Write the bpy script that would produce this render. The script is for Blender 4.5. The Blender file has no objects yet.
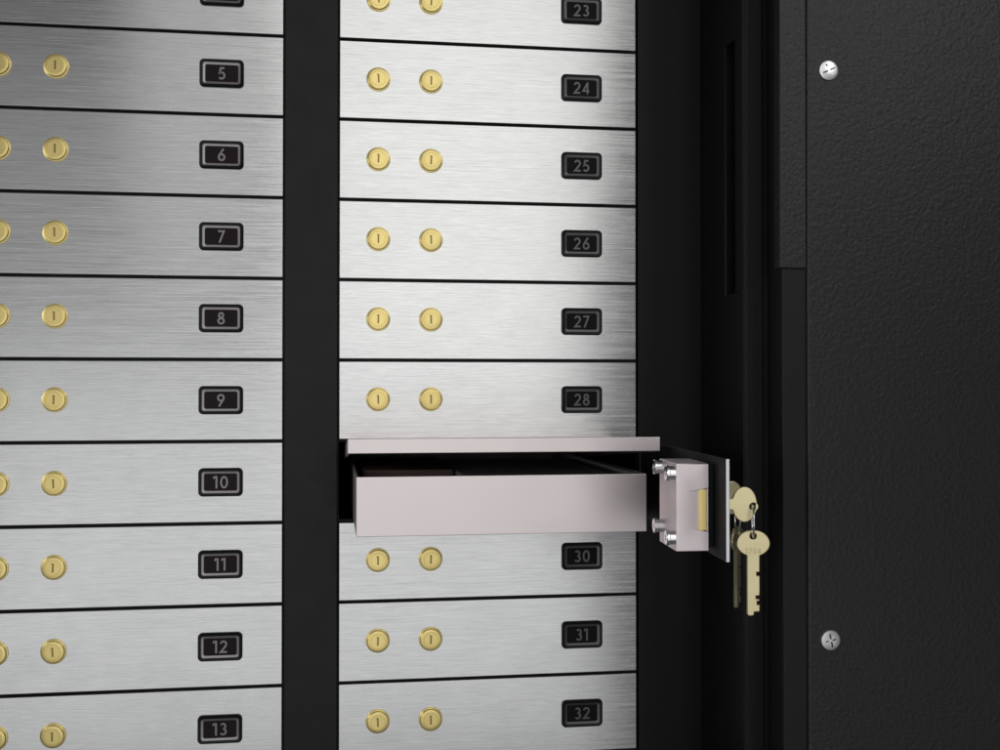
import bpy, bmesh, math, random
from mathutils import Vector, Matrix
random.seed(7)
S = 0.08                       # one box pitch in metres
scene = bpy.context.scene
COL = scene.collection

# ------------------------------------------------------------------ helpers
def P(u, v, t):
    """cabinet space (right, up, towards the viewer) in box pitches -> metres"""
    return Vector((u*S, -t*S, v*S))

class MB:
    def __init__(self):
        self.bm = bmesh.new()
        self.uv = self.bm.loops.layers.uv.new('UVMap')
    def face(self, pts, mi=0, smooth=False):
        vs = [self.bm.verts.new(p) for p in pts]
        f = self.bm.faces.new(vs); f.material_index = mi; f.smooth = smooth
        return f
    def box(self, u0, u1, v0, v1, t0, t1, mi=0, X=None):
        c = [(u, v, t) for u in (u0, u1) for v in (v0, v1) for t in (t0, t1)]
        X = X or P
        vs = [self.bm.verts.new(X(*q)) for q in c]
        for idx in ((0,1,3,2),(4,6,7,5),(0,4,5,1),(2,3,7,6),(0,2,6,4),(1,5,7,3)):
            f = self.bm.faces.new([vs[i] for i in idx]); f.material_index = mi
    def prism(self, outline, d0, d1, X, mi=0, smooth=False):
        """outline of (a, b); extruded from d0 to d1; X(a, b, d) -> point"""
        n = len(outline)
        A = [self.bm.verts.new(X(a, b, d0)) for a, b in outline]
        B = [self.bm.verts.new(X(a, b, d1)) for a, b in outline]
        for L in (A, B):
            f = self.bm.faces.new(L); f.material_index = mi
        for i in range(n):
            j = (i+1) % n
            f = self.bm.faces.new((A[i], A[j], B[j], B[i])); f.material_index = mi; f.smooth = smooth
    def lathe(self, prof, X, n=40, mi=0, smooth=True, cap=True):
        """prof of (radius, d); X(a, b, d)"""
        rings = []
        for r, d in prof:
            rings.append([self.bm.verts.new(X(r*math.cos(2*math.pi*i/n), r*math.sin(2*math.pi*i/n), d)) for i in range(n)])
        for A, B in zip(rings, rings[1:]):
            for i in range(n):
                j = (i+1) % n
                f = self.bm.faces.new((A[i], A[j], B[j], B[i])); f.material_index = mi; f.smooth = smooth
        if cap:
            for R_ in (rings[0], rings[-1]):
                f = self.bm.faces.new(R_); f.material_index = mi
    def frame(self, outer, inner, X, d0, d1, mi=0):
        """ring face between two outlines with the same point count (outer at d0, inner at d1)"""
        n = len(outer)
        A = [self.bm.verts.new(X(a, b, d0)) for a, b in outer]
        B = [self.bm.verts.new(X(a, b, d1)) for a, b in inner]
        for i in range(n):
            j = (i+1) % n
            f = self.bm.faces.new((A[i], A[j], B[j], B[i])); f.material_index = mi
    def build(self, name, mats, parent=None, origin=None, bevel=0, seg=2):
        bmesh.ops.recalc_face_normals(self.bm, faces=self.bm.faces)
        for f in self.bm.faces:
            for l in f.loops:
                co = l.vert.co
                l[self.uv].uv = (co.x, co.z) if abs(f.normal.x) < .8 else (co.y, co.z)
        me = bpy.data.meshes.new(name)
        o = bpy.data.objects.new(name, me)
        org = Vector(origin) if origin is not None else Vector((0, 0, 0))
        base = parent_world(parent)
        off = base + org if origin is not None else base
        bmesh.ops.translate(self.bm, vec=-off, verts=self.bm.verts)
        self.bm.to_mesh(me); self.bm.free()
        for m in (mats if isinstance(mats, (list, tuple)) else [mats]):
            me.materials.append(m)
        me.set_sharp_from_angle(angle=math.radians(33))
        COL.objects.link(o)
        o.location = off - base if parent else off
        if parent: o.parent = parent
        if bevel:
            b = o.modifiers.new('bevel', 'BEVEL'); b.width = bevel*S; b.segments = seg; b.limit_method = 'ANGLE'
            b.angle_limit = math.radians(40); b.harden_normals = True
        return o

def parent_world(p):
    v = Vector((0, 0, 0))
    while p is not None:
        v += p.location; p = p.parent
    return v

def tag(o, label=None, cat=None, group=None, kind=None):
    if label: o['label'] = label
    if cat: o['category'] = cat
    if group: o['group'] = group
    if kind: o['kind'] = kind
    return o

def empty(name, loc, label, cat, group=None):
    o = bpy.data.objects.new(name, None); o.empty_display_size = .01
    COL.objects.link(o); o.location = loc
    return tag(o, label, cat, group)

def rrect(cx, cy, w, h, r, n=5):
    out = []
    for qx, qy, a0 in ((1,1,0),(-1,1,90),(-1,-1,180),(1,-1,270)):
        for i in range(n+1):
            a = math.radians(a0 + 90*i/n)
            out.append((cx+qx*(w/2-r)+r*math.cos(a), cy+qy*(h/2-r)+r*math.sin(a)))
    return out

# ------------------------------------------------------------------ materials
def new_mat(name):
    m = bpy.data.materials.new(name); m.use_nodes = True
    return m, m.node_tree.nodes, m.node_tree.links, m.node_tree.nodes['Principled BSDF']

def plain(name, col, rough=.5, metal=0., spec=.5, bump=0, bscale=300, bdist=.0005, vary=.05):
    m, N, L, B = new_mat(name)
    B.inputs['Base Color'].default_value = (*col, 1)
    B.inputs['Roughness'].default_value = rough
    B.inputs['Metallic'].default_value = metal
    B.inputs['Specular IOR Level'].default_value = spec
    tc = N.new('ShaderNodeTexCoord')
    nz = N.new('ShaderNodeTexNoise'); nz.inputs['Scale'].default_value = bscale; nz.inputs['Detail'].default_value = 4
    L.new(tc.outputs['Object'], nz.inputs['Vector'])
    if bump:
        b = N.new('ShaderNodeBump'); b.inputs['Strength'].default_value = bump; b.inputs['Distance'].default_value = bdist
        L.new(nz.outputs['Fac'], b.inputs['Height']); L.new(b.outputs['Normal'], B.inputs['Normal'])
    n2 = N.new('ShaderNodeTexNoise'); n2.inputs['Scale'].default_value = 35; n2.inputs['Detail'].default_value = 5
    L.new(tc.outputs['Object'], n2.inputs['Vector'])
    mr = N.new('ShaderNodeMapRange'); mr.inputs['From Min'].default_value = .3; mr.inputs['From Max'].default_value = .7
    mr.inputs['To Min'].default_value = max(.02, rough-vary); mr.inputs['To Max'].default_value = rough+vary
    L.new(n2.outputs['Fac'], mr.inputs['Value']); L.new(mr.outputs['Result'], B.inputs['Roughness'])
    return m

def brushed(name, c0, c1, rough, fine=1.0, bump=.25, aniso=.6):
    m, N, L, B = new_mat(name)
    tc = N.new('ShaderNodeTexCoord'); oi = N.new('ShaderNodeObjectInfo')
    add = N.new('ShaderNodeVectorMath'); add.operation = 'ADD'
    sc = N.new('ShaderNodeVectorMath'); sc.operation = 'SCALE'; sc.inputs[0].default_value = (3.1, 7.7, 5.3)
    L.new(oi.outputs['Random'], sc.inputs['Scale'])
    L.new(tc.outputs['Object'], add.inputs[0]); L.new(sc.outputs[0], add.inputs[1])
    def streak(sx, sz, det):
        mp = N.new('ShaderNodeMapping'); mp.inputs['Scale'].default_value = (sx, sx, sz)
        L.new(add.outputs[0], mp.inputs['Vector'])
        nz = N.new('ShaderNodeTexNoise'); nz.inputs['Scale'].default_value = 1; nz.inputs['Detail'].default_value = det
        nz.inputs['Roughness'].default_value = .65
        L.new(mp.outputs['Vector'], nz.inputs['Vector']); return nz
    a = streak(13, 500*fine, 3); b = streak(50, 1300*fine, 2)
    mx = N.new('ShaderNodeMix'); mx.inputs['Factor'].default_value = .45
    L.new(a.outputs['Fac'], mx.inputs['A']); L.new(b.outputs['Fac'], mx.inputs['B'])
    cr = N.new('ShaderNodeValToRGB'); cr.color_ramp.elements[0].position = .30; cr.color_ramp.elements[1].position = .66
    cr.color_ramp.elements[0].color = (*c0, 1); cr.color_ramp.elements[1].color = (*c1, 1)
    L.new(mx.outputs['Result'], cr.inputs['Fac']); L.new(cr.outputs['Color'], B.inputs['Base Color'])
    bp = N.new('ShaderNodeBump'); bp.inputs['Strength'].default_value = bump; bp.inputs['Distance'].default_value = .0002
    L.new(mx.outputs['Result'], bp.inputs['Height']); L.new(bp.outputs['Normal'], B.inputs['Normal'])
    mr = N.new('ShaderNodeMapRange'); mr.inputs['From Min'].default_value = .3; mr.inputs['From Max'].default_value = .7
    mr.inputs['To Min'].default_value = rough-.06; mr.inputs['To Max'].default_value = rough+.06
    L.new(a.outputs['Fac'], mr.inputs['Value'])
    sm = N.new('ShaderNodeTexNoise'); sm.inputs['Scale'].default_value = 28; sm.inputs['Detail'].default_value = 6
    L.new(add.outputs[0], sm.inputs['Vector'])
    m2 = N.new('ShaderNodeMapRange'); m2.inputs['From Min'].default_value = .45; m2.inputs['From Max'].default_value = .75
    m2.inputs['To Min'].default_value = 0; m2.inputs['To Max'].default_value = .03
    L.new(sm.outputs['Fac'], m2.inputs['Value'])
    ad = N.new('ShaderNodeMath'); ad.operation = 'ADD'
    L.new(mr.outputs['Result'], ad.inputs[0]); L.new(m2.outputs['Result'], ad.inputs[1])
    L.new(ad.outputs[0], B.inputs['Roughness'])
    B.inputs['Metallic'].default_value = 1
    B.inputs['Anisotropic'].default_value = aniso; B.inputs['Anisotropic Rotation'].default_value = .25
    tg = N.new('ShaderNodeTangent'); tg.direction_type = 'UV_MAP'; tg.uv_map = 'UVMap'
    L.new(tg.outputs['Tangent'], B.inputs['Tangent'])
    return m

def leather_paint(name, col, rough, bump):
    m, N, L, B = new_mat(name)
    tc = N.new('ShaderNodeTexCoord')
    nz = N.new('ShaderNodeTexNoise'); nz.inputs['Scale'].default_value = 330; nz.inputs['Detail'].default_value = 3
    nz.inputs['Distortion'].default_value = .8
    vo = N.new('ShaderNodeTexVoronoi'); vo.feature = 'SMOOTH_F1'; vo.inputs['Scale'].default_value = 250
    L.new(tc.outputs['Object'], nz.inputs['Vector']); L.new(tc.outputs['Object'], vo.inputs['Vector'])
    mx = N.new('ShaderNodeMix'); mx.inputs['Factor'].default_value = .4
    L.new(nz.outputs['Fac'], mx.inputs['A']); L.new(vo.outputs['Distance'], mx.inputs['B'])
    bp = N.new('ShaderNodeBump'); bp.inputs['Strength'].default_value = bump; bp.inputs['Distance'].default_value = .0012
    L.new(mx.outputs['Result'], bp.inputs['Height']); L.new(bp.outputs['Normal'], B.inputs['Normal'])
    B.inputs['Base Color'].default_value = (*col, 1); B.inputs['Roughness'].default_value = rough
    return m

STEEL = brushed('brushed_steel', (.52,.525,.52), (.84,.84,.83), .22, 1.75, .18, .75)
BACKSTEEL = plain('dark_plate_back', (.010,.012,.016), .6, .0, .2)
EDGE = plain('plate_edge_steel', (.78,.79,.8), .3, 1)
BLACK = plain('black_powder_coat', (.007,.007,.007), .45, 0, .22, .15, 900, .0002)
DIVIDER = plain('satin_black_paint', (.013,.013,.013), .5, 0, .3, .2, 700, .0002)
GRAIN = leather_paint('grained_black_paint', (.016,.016,.016), .42, .7)
VOID = plain('unlit_recess_black', (.004,.004,.004), .9, 0, .1)  # near black colour stands in for the shade inside the recesses
BRASS = plain('brass', (.98,.80,.33), .40, 1)
BRASSDARK = plain('keyway_dark_brass', (.34,.25,.08), .5, 1)
KEYMETAL = plain('nickel_brass', (.72,.64,.38), .36, 1, bump=.25, bscale=420, bdist=.0002)
STAMP = plain('stamped_mark', (.55,.48,.27), .5, 1)
SATIN = plain('satin_sheet_metal', (.88,.795,.79), .42, 1, bump=.08, bscale=900, bdist=.0002, vary=.008)
COVER = plain('satin_cast_cover', (.90,.81,.82), .5, 1, bump=.15, bscale=900, bdist=.0002)
CHROME = plain('chrome', (.97,.97,.98), .22, 1)
ZINC = plain('zinc_screw', (.85,.85,.86), .36, 1)
SLOTDARK = plain('screw_slot', (.03,.03,.03), .6)
BEZEL = plain('badge_black_plastic', (.006,.006,.007), .35, 0, .25)
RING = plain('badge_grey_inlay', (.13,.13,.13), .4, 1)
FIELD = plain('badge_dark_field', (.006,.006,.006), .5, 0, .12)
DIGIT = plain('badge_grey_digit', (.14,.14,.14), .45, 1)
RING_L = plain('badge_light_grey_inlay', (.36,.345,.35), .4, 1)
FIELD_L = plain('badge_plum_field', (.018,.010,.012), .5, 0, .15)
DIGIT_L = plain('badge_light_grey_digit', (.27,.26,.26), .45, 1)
LINING = plain('grey_inner_skin', (.55,.55,.56), .9, 0, .1, .3, 900, .0002)  # tone of the added tray skin, set for the darkness under the lid
FOLDER = plain('charcoal_card', (.5,.5,.5), .6, 0, .4, .2, 400, .0002)
PACKET = plain('dark_brown_leather', (.19,.125,.105), .5, 0, .5, .3, 500, .0003)

# ------------------------------------------------------------------ digits (strokes)
def arc(cx, cy, rx, ry, a0, a1, n=14):
    return [(cx+rx*math.cos(math.radians(a0+(a1-a0)*i/n)), cy+ry*math.sin(math.radians(a0+(a1-a0)*i/n))) for i in range(n+1)]
W_ = .075     # half stroke
GLYPH = {
 '0': (.62, [arc(.31,.5,.235,.425,0,360,28)]),
 '1': (.40, [[(.02,.80),(.10,.925),(.27,.925)], [(.255,1.0),(.255,0)]]),
 '2': (.60, [arc(.29,.70,.215,.225,170,-20,12)+[(.44,.52),(.075,.075),(.56,.075)]]),
 '3': (.58, [arc(.27,.725,.175,.20,150,-90,12), arc(.27,.29,.215,.215,90,-150,14)]),
 '4': (.64, [[(.61,.26),(.08,.26),(.45,.93)], [(.45,1.0),(.45,0)]]),
 '5': (.58, [[(.50,.925),(.20,.925),(.135,.56)]+arc(.265,.325,.235,.25,125,-140,14)]),
 '6': (.62, [arc(.31,.31,.225,.235,0,360,24), [(.46,1.0),(.105,.42)]]),
 '7': (.58, [[(.03,.925),(.49,.925),(.14,0)]]),
 '8': (.58, [arc(.29,.74,.165,.185,0,360,22), arc(.29,.285,.22,.21,0,360,24)]),
 '9': (.62, [arc(.31,.69,.225,.235,0,360,24), [(.16,0),(.515,.58)]]),
}
def stroke(mb, pts, X, d0, d1, w):
    closed = abs(pts[0][0]-pts[-1][0]) < 1e-6 and abs(pts[0][1]-pts[-1][1]) < 1e-6
    if closed: pts = pts[:-1]
    n = len(pts); Ls, Rs = [], []
    for i, p in enumerate(pts):
        def nrm(a, b):
            dx, dy = b[0]-a[0], b[1]-a[1]; l = math.hypot(dx, dy); return (-dy/l, dx/l)
        if closed or 0 < i < n-1:
            n1 = nrm(pts[i-1], p); n2 = nrm(p, pts[(i+1) % n])
            k = 1 + n1[0]*n2[0]+n1[1]*n2[1]; k = max(k, .35)
            m = ((n1[0]+n2[0])/k, (n1[1]+n2[1])/k)
        else:
            m = nrm(pts[0], pts[1]) if i == 0 else nrm(pts[-2], pts[-1])
        Ls.append((p[0]+m[0]*w, p[1]+m[1]*w)); Rs.append((p[0]-m[0]*w, p[1]-m[1]*w))
    rng = range(n if closed else n-1)
    for i in rng:
        j = (i+1) % n
        q = [Ls[i], Ls[j], Rs[j], Rs[i]]
        mb.face([X(a, b, d1) for a, b in q])
        mb.face([X(*Ls[i], d0), X(*Ls[j], d0), X(*Ls[j], d1), X(*Ls[i], d1)])
        mb.face([X(*Rs[i], d0), X(*Rs[j], d0), X(*Rs[j], d1), X(*Rs[i], d1)])
def write(mb, text, cx, cy, h, X, d0, d1, w=W_, gap=.14):
    tot = sum(GLYPH[c][0] for c in text) + gap*(len(text)-1)
    x = cx - tot*h/2
    for c in text:
        for k, pl in enumerate(GLYPH[c][1]):
            e = .0004*k
            stroke(mb, [(x+a*h, cy-h/2+b*h) for a, b in pl], X, d0, d1+e, w*h)
        x += (GLYPH[c][0]+gap)*h

# ------------------------------------------------------------------ deposit boxes
def lock_parts(root, X, turn=0.):
    """a round brass cam lock; X(a, b, d) maps local lock coordinates"""
    m = MB()
    m.lathe([(.150,0),(.150,.008),(.146,.016),(.136,.018),(.132,.044),(.127,.052),(.120,.054),(.094,.055),(.092,.051),(.088,.051),(.086,.055)], X, 48)
    lk = m.build('lock', BRASS, root)
    k = MB()
    c, s = math.cos(turn), math.sin(turn)
    def K(a, b, d): return X(a*c-b*s, a*s+b*c, d)
    k.box(-.010,.010,-.054,.054,.050,.0562, X=K)
    k.box(-.019,.0105,.043,.054,.050,.0565, X=K)
    k.build('keyhole', BRASSDARK, lk)
    return lk

def badge(root, number, X, light=False):
    m = MB()
    W, H = .530, .345
    o0 = rrect(0,0,W,H,.055); o1 = rrect(0,0,W-.03,H-.03,.042)
    o2 = rrect(0,0,W-.082,H-.082,.032); o3 = rrect(0,0,W-.135,H-.135,.022); o4 = rrect(0,0,W-.142,H-.142,.02)
    m.frame(o0,o0,X,0,.018); m.frame(o0,o1,X,.018,.030); m.frame(o1,o2,X,.030,.024)
    m.frame(o2,o3,X,.024,.017,1); m.frame(o3,o4,X,.017,.012,0)
    m.face([X(a,b,.012) for a,b in o4], 2)
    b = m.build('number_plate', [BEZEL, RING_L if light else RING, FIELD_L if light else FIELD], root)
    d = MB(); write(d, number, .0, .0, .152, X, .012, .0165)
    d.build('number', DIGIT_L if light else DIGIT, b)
    return b

def deposit_box(u0, row, number, label, dx=0.0):
    u1 = u0+3.803; v1 = -row-.019; v0 = -row-.981
    root = empty('deposit_box', P((u0+u1)/2, v0, -.04), label, 'deposit box', 'numbered steel deposit boxes')
    m = MB(); m.box(u0+.006, u1-.006, v0, v1, -.07, 0)
    m.build('front_panel', STEEL, root, bevel=.007)
    cy = -row-.488
    for x in (.485, 1.143):
        ang = random.uniform(-.06,.06)
        lock_parts(root, (lambda a,b,d,cx=u0+x+dx,cy=cy: P(cx+a, cy+b, d-.001)), ang)
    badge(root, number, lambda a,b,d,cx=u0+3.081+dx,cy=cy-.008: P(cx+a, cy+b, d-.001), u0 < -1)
    return root

UL, UR = -4.386, .097
for row in range(-1, 9):
    n = row+5
    if n == 4: lab = 'topmost steel box front of the left column, cut off so its number is hidden'
    else: lab = 'closed brushed steel box front with brass locks and number %d on its black plate' % n
    deposit_box(UL, row, str(n), lab, -.022)
for row in range(-1, 9):
    n = row+24
    if n == 29: continue
    if n == 28: lab = 'closed steel box front with number 28, directly above the raised lid of the open box'
    elif n == 30: lab = 'closed steel box front with number 30, directly under the pulled out box'
    else: lab = 'closed brushed steel box front with brass locks and number %d on its black plate' % n
    deposit_box(UR, row, str(n), lab)

# ------------------------------------------------------------------ the safe (body and door)
safe = empty('safe', P(0, -10, 0), 'black steel safe holding two columns of deposit boxes, its grained door swung open', 'safe')
TOPV, BOTV = 1.6, -10.0
m = MB()   # carrier behind the fronts, with the opening of the pulled out box
m.box(-4.9, UR, BOTV, TOPV, -.25, -.09)
m.box(UR, 3.91, -5.02, TOPV, -.25, -.09); m.box(UR, 3.91, BOTV, -5.985, -.25, -.09)
m.box(3.91, 4.9, BOTV, TOPV, -.25, -.09)
m.build('carrier_frame', BLACK, safe)
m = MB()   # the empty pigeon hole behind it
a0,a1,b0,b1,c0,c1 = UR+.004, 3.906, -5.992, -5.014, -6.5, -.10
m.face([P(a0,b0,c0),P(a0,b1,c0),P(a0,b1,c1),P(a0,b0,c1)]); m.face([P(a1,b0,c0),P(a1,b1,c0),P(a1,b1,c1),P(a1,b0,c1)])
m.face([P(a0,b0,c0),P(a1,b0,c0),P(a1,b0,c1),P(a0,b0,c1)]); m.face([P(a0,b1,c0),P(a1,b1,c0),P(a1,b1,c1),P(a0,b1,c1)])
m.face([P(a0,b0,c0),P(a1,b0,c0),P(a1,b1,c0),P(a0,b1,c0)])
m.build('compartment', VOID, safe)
m = MB(); m.box(-.572, .086, BOTV, TOPV, -.08, .004)
m.build('divider', DIVIDER, safe, bevel=.02)
m = MB(); m.box(3.925, 4.80, BOTV, TOPV, -.08, -.006)
m.build('jamb', BLACK, safe, bevel=.012)
# side wall with slot
m = MB(); UW = 4.768; TR = 1.505; s0,s1,w0,w1 = .93, 1.325, -3.21, -.178; dp = .35
s0, s1 = .915, 1.365
WX = lambda a, b, d: P(UW+d, b, a)
outer = [(-.004,BOTV),(TR,BOTV),(TR,TOPV),(-.004,TOPV)]; inner = [(s0,w0),(s1,w0),(s1,w1),(s0,w1)]
inn2 = [(s0-.012,w0-.012),(s1+.012,w0-.012),(s1+.012,w1+.012),(s0-.012,w1+.012)]
m.frame(outer, inn2, WX, 0, 0); m.frame(inn2, inner, WX, 0, .012); m.frame(inner, inner, WX, .012, .25)
m.frame(outer, outer, WX, 0, dp)
sw = m.build('side_wall', BLACK, safe)
m = MB(); m.box(UW+.2, UW+.24, w0-.02, w1+.02, s0-.02, s1+.02)
m.build('slot_recess', VOID, sw)
# front rim of the body, two steps
m = MB(); m.box(UW+.012, 5.03, BOTV, TOPV, 1.20, TR+.012); m.build('front_rim', BLACK, safe, bevel=.035, seg=4)
m = MB(); m.box(5.036, 7.9, BOTV, TOPV, 1.0, TR-.06); m.build('outer_rim', BLACK, safe, bevel=.015)
# safe door, swung right round to lie open
door = empty('door', (0,0,0), None, None); door.parent = safe; door.location = P(5.06,-10,1.5) - safe.location
m = MB(); m.box(5.075, 8.6, BOTV, TOPV, TR+.02, 1.93); m.build('door_slab', DIVIDER, door, bevel=.02)
m = MB(); m.box(5.355, 8.58, BOTV+.02, TOPV-.02, 1.895, 1.972); m.build('inner_lining', GRAIN, door, bevel=.03, seg=4)
m = MB(); m.box(5.035, 5.3515, -2.985, TOPV-.02, 1.78, 1.966); m.build('edge_strip', GRAIN, door, bevel=.012)
def screw(cu, cv, t, ang, slots):
    X = lambda a,b,d: P(cu+a, cv+b, t+d)
    m = MB(); m.lathe([(.116,-.02),(.116,.012),(.110,.022),(.085,.028),(.02,.030)], X, 36)
    s = m.build('screw', ZINC, door)
    k = MB(); c, q = math.cos(ang), math.sin(ang)
    K = lambda a,b,d: X(a*c-b*q, a*q+b*c, d)
    for (x0,x1,y0,y1) in slots: k.box(x0,x1,y0,y1,.018,.0312, X=K)
    k.build('screw_slot', SLOTDARK, s)
screw(5.615, -.721, 1.973, math.radians(25), [(-.078,-.018,-.008,.008),(.016,.074,-.008,.008),(-.008,.008,.05,.078)])
screw(5.617, -7.212, 1.973, math.radians(12), [(-.009,.009,-.075,-.015),(-.009,.009,.015,.075),(.015,.062,-.007,.007),(-.062,-.03,-.007,.007)])

# ------------------------------------------------------------------ opened front number 29
HU, HT = 3.893, .33
DD = Vector((-.285, 3.78)); DD.normalize()          # along the front from its hinge, in (u, t)
NN = Vector((-DD.y, DD.x))                           # out of its inner face, to the left
def D(a, v, n):                                      # a from hinge, v up, n off the inner face
    return P(HU + DD.x*a + NN.x*n, v, HT + DD.y*a + NN.y*n)
od = empty('deposit_box', D(0, -5.965, 0), 'opened box front standing edge on with lock case inside and keys in its locks', 'deposit box', 'numbered steel deposit boxes')
m = MB(); m.box(0.0, 3.795, -5.957, -5.003, -.036, 0, X=D)
fp = m.build('front_panel', [BACKSTEEL, STEEL, EDGE], od, bevel=.006)
for poly in fp.data.polygons:
    pn = poly.normal; outward = Vector((-NN.x, NN.y, 0))
    along = Vector((DD.x, -DD.y, 0))
    if pn.dot(outward) > .9: poly.material_index = 1
    elif abs(pn.dot(along)) > .9: poly.material_index = 2
# hinge pin
m = MB(); m.lathe([(.05,-5.93),(.05,-5.03)], lambda a,b,d: D(-.0+a, d, -.03+b), 20); m.build('hinge', BLACK, od)
# locks on the outer face (right hand side)
AL = (3.795-.485, 3.795-1.143); VL = -5.488
for al in AL:
    lock_parts(od, lambda a,b,d,al=al: D(al-a, VL+b, -.036-d+.001), math.pi/2*0)
badge(od, '29', lambda a,b,d: D(3.795-3.081-a, VL+b, -.036-d+.001))
# lock case: a box with a ramped notch for the bolt on its free-edge side
A0, A1, V0, V1, N0, N1 = 2.67, 3.40, -5.910, -5.068, .062, .375
zt, zb, zi = -5.318, -5.708, .235      # notch top, bottom, how far in from the inner face
m = MB()
notch = .05
def q(*pts): m.face([D(*p) for p in pts])
q((A0,V0,N0),(A0,V1,N0),(A0,V1,N1),(A0,V0,N1))                       # far end
q((A0,V1,N0),(A1,V1,N0),(A1,V1,N1),(A0,V1,N1)); q((A0,V0,N0),(A1,V0,N0),(A1,V0,N1),(A0,V0,N1))
q((A0,V0,N1),(A1,V0,N1),(A1,V1,N1),(A0,V1,N1))                       # inner face (with posts)
q((A0,V0,N0),(A1,V0,N0),(A1,V1,N0),(A0,V1,N0))
ni, nb, dq = .270, .155, .024                                         # notch runs n N0 .. ni, ramp ends at nb
q((A1,V1,N0),(A1,V1,N1),(A1,zt-.03,ni),(A1,zt+.01,N0))
q((A1,V1,N1),(A1,V0,N1),(A1,zb+.02,ni),(A1,zt-.03,ni))
q((A1,V0,N1),(A1,V0,N0),(A1,zb-.012,N0),(A1,zb+.02,ni))
q((A1,zt-.03,ni),(A1,zb+.02,ni),(A1-dq,zb,nb),(A1-dq,zt,nb))          # ramp
q((A1-dq,zb,nb),(A1-dq,zt,nb),(A1-dq,zt+.01,N0),(A1-dq,zb-.012,N0))
q((A1,zt-.03,ni),(A1,zt+.01,N0),(A1-dq,zt+.01,N0),(A1-dq,zt,nb))
q((A1,zb+.02,ni),(A1,zb-.012,N0),(A1-dq,zb-.012,N0),(A1-dq,zb,nb))
bmesh.ops.remove_doubles(m.bm, verts=m.bm.verts, dist=1e-7)
lc = m.build('lock_case', COVER, od, bevel=.008)
m = MB(); m.box(A0+.03, A1-.06, V0+.03, V1-.03, .0005, N0+.002, X=D); m.build('spacer', BACKSTEEL, od)
m = MB(); m.box(A1-.2, A1-.003, zb-.004, zt+.002, N0+.012, nb-.006, X=D); m.build('bolt', BRASS, lc, bevel=.006)
for (a, v) in ((A0+.12, -5.145), (A0+.12, -5.735), (A1-.07, -5.165), (A1-.07, -5.785)):
    m = MB()
    m.lathe([(.066,N1-.02),(.066,N1+.052),(.074,N1+.058),(.074,N1+.080),(.068,N1+.087),(.03,N1+.088),(.028,N1+.07)],
            lambda x,y,d,a=a,v=v: D(a+x, v+y, d), 28)
    m.build('post', CHROME, lc)

# ------------------------------------------------------------------ the pulled out box, its lid and content
def Lq(a):  return a
BT, BB = 1.72, -5.972          # front plane, underside
bu0, bu1, bv1 = .276, 3.540, -5.318
box = empty('metal_tray', P(1.9, BB, BT), 'pinkish satin metal tray pulled out of the wall with its lid raised', 'tray')
th = .028; BK = -3.6
m = MB()
m.box(bu0, bu1, BB, bv1, BT-th, BT); m.box(bu0, bu0+th, BB+.001, bv1, BK, BT-th); m.box(bu1-th, bu1, BB+.001, bv1, BK, BT-th)
m.box(bu0+th, bu1-th, BB+.001, BB+.03, BK, BT-th); m.box(bu0+th, bu1-th, BB+.03, bv1, BK, BK+th)
m.build('body', SATIN, box, bevel=.006)
m = MB()
g = .003
x0,x1,y0,y1,z0,z1 = bu0+th+g, bu1-th-g, BB+.03+g, bv1-.025, BK+th+g, BT-th-g
m.face([P(x0,y0,z0),P(x0,y1,z0),P(x0,y1,z1),P(x0,y0,z1)]); m.face([P(x1,y0,z0),P(x1,y1,z0),P(x1,y1,z1),P(x1,y0,z1)])
m.face([P(x0,y0,z0),P(x1,y0,z0),P(x1,y0,z1),P(x0,y0,z1)])
m.face([P(x0,y0,z0),P(x1,y0,z0),P(x1,y1,z0),P(x0,y1,z0)]); m.face([P(x0,y0,z1),P(x1,y0,z1),P(x1,y1,z1),P(x0,y1,z1)])
m.build('added_inner_skin', LINING, box)  # inner skin added to set how dark the tray reads inside
# lid: hinged far back, front edge raised
LT = 1.93; slope = .078; lu0, lu1 = .180, 3.636
def LID(u, v, t):               # v measured down from the top skin, t absolute, tilted about the front edge
    return P(u, -4.893 - (LT-t)*slope + v, t)
m = MB()
m.box(lu0, lu1, -.03, 0, BK, LT-.03, X=LID)
m.box(lu0, lu1, -.158, .001, LT-.0299, LT, X=LID)
m.box(lu0, lu0+.028, -.158, -.0301, BK, LT-.0301, X=LID); m.box(lu1-.028, lu1, -.158, -.0301, BK, LT-.0301, X=LID)
m.build('lid', SATIN, box, bevel=.006)
m = MB(); m.box(lu0+.03, lu1-.03, -.036, -.0325, BK+.02, LT-.032, X=LID); m.build('lid_shade_sheet', BLACK, box)  # black sheet added to stand for the shade under the lid

pk = MB(); pk.prism(rrect(.95,.2,1.12,2.4,.06), -5.60, -5.345, lambda a,b,d: P(a,d,b-1.1), smooth=False)
po = pk.build('packet', PACKET, origin=P(.95,-5.6,-.7), bevel=.02)
tag(po, 'dark brown flat packet lying at the left inside the open tray', 'packet')

fo = MB(); fo.prism(rrect(2.413,.3,1.77,2.9,.03), -5.62, -5.365, lambda a,b,d: P(a,d,b-.6))
fo = fo.build('folder', FOLDER, origin=P(2.40,-5.62,-.3), bevel=.012)
tag(fo, 'charcoal grey flat folder lying inside the open tray beside the brown packet', 'folder')

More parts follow.
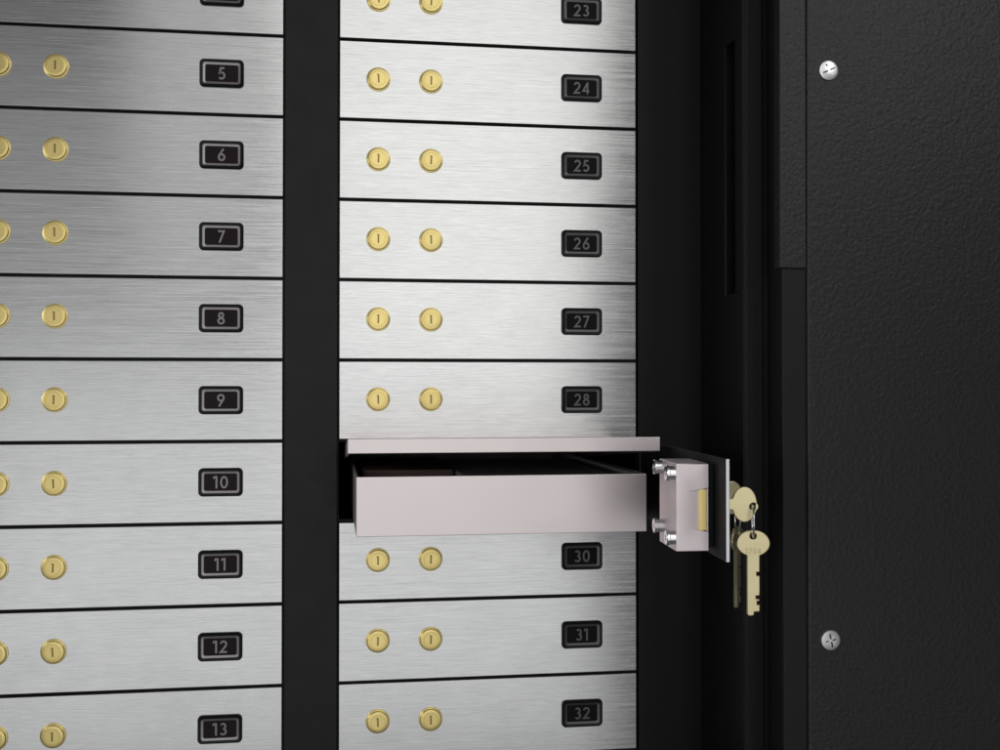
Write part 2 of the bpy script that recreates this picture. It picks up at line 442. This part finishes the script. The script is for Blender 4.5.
# ------------------------------------------------------------------ keys and rings
def ellipse(cx, cy, rx, ry, n=40):
    return [(cx+rx*math.cos(2*math.pi*i/n), cy+ry*math.sin(2*math.pi*i/n)) for i in range(n)]
def key_outline(bw, bl, sw, length):
    """bow centred on the origin, shaft running down -y; bw half width, bl half length, sw half shaft"""
    pts = []
    a0 = math.asin(sw/bw)
    n = 40
    ys = -bl*math.cos(a0)
    for i in range(n+1):
        a = -math.pi/2 + a0 + (2*math.pi-2*a0)*i/n
        pts.append((bw*math.cos(a), bl*math.sin(a)))
    L = length
    pts += [(-sw, -L*.97), (-sw+.012, -L), (-.008, -L), (.006, -L*.985), (.008, -L*.945), (sw*.98, -L*.94), (sw, -L*.91), (sw, -L*.845), (sw*.55, -L*.84), (sw*.55, -L*.80),
            (sw*.95, -L*.795), (sw*.95, -L*.765), (sw*.4, -L*.76), (sw*.4, -L*.725), (sw, -L*.72), (sw, -L*.445), (sw*.5, -L*.44), (sw*.5, -L*.40), (sw, -L*.395)]
    return pts
def make_key(name, outline, hole, loc, rot, label, group, thick=.034, marks=True, collar=None):
    cu = bpy.data.curves.new(name, 'CURVE'); cu.dimensions = '2D'; cu.fill_mode = 'BOTH'
    cu.extrude = thick*S/2-.010*S; cu.bevel_depth = .010*S; cu.bevel_resolution = 3; cu.offset = -.010*S
    for pl in (outline, hole):
        s = cu.splines.new('POLY'); s.points.add(len(pl)-1)
        for p_, (x, y) in zip(s.points, pl): p_.co = (x*S, y*S, 0, 1)
        s.use_cyclic_u = True
    tmp = bpy.data.objects.new('tmp', cu)
    me = bpy.data.meshes.new_from_object(tmp); bpy.data.objects.remove(tmp); me.name = name
    me.materials.clear(); me.materials.append(KEYMETAL)
    # local (x right, y up, z towards viewer) -> blender (x, -z, y)
    root = empty(name, loc, label, 'key', group)
    me.transform(Matrix(((1,0,0,0),(0,0,-1,0),(0,1,0,0),(0,0,0,1))))
    o = bpy.data.objects.new('blade', me); COL.objects.link(o); o.parent = root
    if marks:
        k = MB(); write(k, '1704', 0, -.075, .052, lambda a,b,d: Vector((a*S, -d*S, b*S)), thick/2-.004, thick/2+.0012, w=.06, gap=.2)
        base = root.location.copy(); root.location = (0,0,0); mk = k.build('stamped_number', STAMP, root); root.location = base
    root.rotation_euler = rot
    return root
# shaft of an inserted key points left (towards the lock)
def rotated(pl, ang):
    c, s = math.cos(ang), math.sin(ang); return [(x*c-y*s, x*s+y*c) for x, y in pl]
OUT_H = key_outline(.162, .128, .062, .70); HOLE_H = ellipse(0, .07, .030, .030, 20)
OUT_I = rotated(key_outline(.172, .122, .055, .40)[:41] + [(-.055,-.34),(.055,-.34)], -math.pi/2); HOLE_I = ellipse(.085, -.02, .034, .034, 20)
yaw = math.atan2(NN.y, -NN.x)      # follows the tilt of the opened front
pn_ = D(AL[0], VL+.015, -.036-.28); pf_ = D(AL[1], VL+.015, -.036-.345)
make_key('key', OUT_I, HOLE_I, pn_, (0, 0, math.radians(-12)), 'bright brass key standing in the lock at the edge of the opened front', 'brass keys', marks=False)
make_key('key', OUT_I, HOLE_I, pf_, (0, 0, math.radians(8)), 'brass key in the rear lock, half hidden behind the brighter inserted key', 'brass keys', marks=False)
hn = pn_ + P(.080, -.375, .02) ; hf = pf_ + P(.050, -.42, .02)
make_key('key', OUT_H, HOLE_H, hn, (0, 0, math.radians(-11)), 'bright brass key hanging lowest on a thin ring, full face with notched blade', 'brass keys')
make_key('key', OUT_H, HOLE_H, hf, (0, 0, math.radians(48)), 'dark brass key hanging turned edge on behind the bright hanging key', 'brass keys', marks=False)
def ring(top, bot, turn, label, group):
    c = (top+bot)/2; r = (top-bot).length/2 + .012*S; w = .010*S
    bm = bmesh.new(); n, k = 48, 10
    ax = (top-bot).normalized(); h = Vector((math.sin(turn), -math.cos(turn), 0)); h = (h - ax*h.dot(ax)).normalized(); nz = ax.cross(h)
    vs = []
    for i in range(n):
        a = 2*math.pi*i/n; d = ax*math.cos(a)+h*math.sin(a)
        vs.append([bm.verts.new(d*r + (d*math.cos(2*math.pi*j/k)+nz*math.sin(2*math.pi*j/k))*w) for j in range(k)])
    for i in range(n):
        for j in range(k):
            f = bm.faces.new((vs[i][j], vs[(i+1)%n][j], vs[(i+1)%n][(j+1)%k], vs[i][(j+1)%k])); f.smooth = True
    bmesh.ops.recalc_face_normals(bm, faces=bm.faces)
    me = bpy.data.meshes.new('key_ring'); bm.to_mesh(me); bm.free(); me.materials.append(CHROME)
    o = bpy.data.objects.new('key_ring', me); COL.objects.link(o); o.location = c
    tag(o, label, 'key ring', group)
ring(pn_+P(.085,-.02,0), hn+P(0,.07,0), -.31, 'thin wire ring linking the bright inserted key to the bright hanging key', 'key rings')
ring(pf_+P(.066,-.02,.0), hf+P(0,.07,0), -.2, 'thin wire ring on the rear key, mostly hidden behind the front keys', 'key rings')

# ------------------------------------------------------------------ lamps
def area(name, u, v, t, tu, tv, tt, w, h, watts, col=(1,1,1)):
    l = bpy.data.lights.new(name, 'AREA'); l.shape = 'RECTANGLE'; l.size = w*S; l.size_y = h*S; l.energy = watts; l.color = col
    o = bpy.data.objects.new(name, l); COL.objects.link(o); o.location = P(u, v, t)
    d = (P(tu, tv, tt)-o.location).normalized()
    o.rotation_euler = d.to_track_quat('-Z', 'Y').to_euler()
    return o
area('upper_front_lamp', 3.45, 4.2, 20, 1.5, -4, 0, 9.9, 17, 3.75, (1,1,.985))  # upright panel high in front of the wall, mirrored by the right column
area('low_softbox_lamp', -1.25, -9.3, 20, 0, -5, 0, 19.3, 13, 3.85, (.985,.99,1))
area('left_fill_lamp', -8.6, 1.6, 20, -1, -4, 0, 5.6, 8.5, .23)  # unseen fill panel added to lift the dim upper left fronts
area('middle_fill_lamp', -3.9, 4.2, 20, -1, -4, 0, 3.8, 13, .50)  # dim strip added to widen the brightness gradient on the left column
area('far_left_fill_lamp', -16, -2, 12, 3, -5, 2, 4, 7, 3.0)  # added fill from the left for posts and other left-facing sides
area('side_softbox_lamp', 15.4, 7.9, 20, 6, -1, 2, 5.6, 8, 3.4)
area('low_side_fill_lamp', 14.5, -11.5, 20, 6, -6, 2, 5.5, 6, .6)  # weak added fill that brightens the lower screw and lower door
w = bpy.data.worlds.new('World'); scene.world = w; w.use_nodes = True
w.node_tree.nodes['Background'].inputs[0].default_value = (.075,.075,.08,1)
w.node_tree.nodes['Background'].inputs[1].default_value = 1.0

# ------------------------------------------------------------------ camera
cam = bpy.data.cameras.new('camera'); co = bpy.data.objects.new('camera', cam); COL.objects.link(co)
cam.sensor_width = 36; cam.lens = 40.32; cam.clip_start = .01; cam.clip_end = 50
yw, pt, rl = .149852, .0115548, .00017
f = P(math.sin(yw)*math.cos(pt), math.sin(pt), -math.cos(yw)*math.cos(pt)).normalized()
r = P(math.cos(yw), 0, math.sin(yw)).normalized(); u = r.cross(f)
M = Matrix((r, u, -f)).transposed().to_4x4(); M.translation = P(0, -4.34668, 14.03604)
co.matrix_world = M
scene.camera = co
scene.view_settings.view_transform = 'Standard'; scene.view_settings.look = 'None'
scene.view_settings.exposure = 0; scene.view_settings.gamma = 1
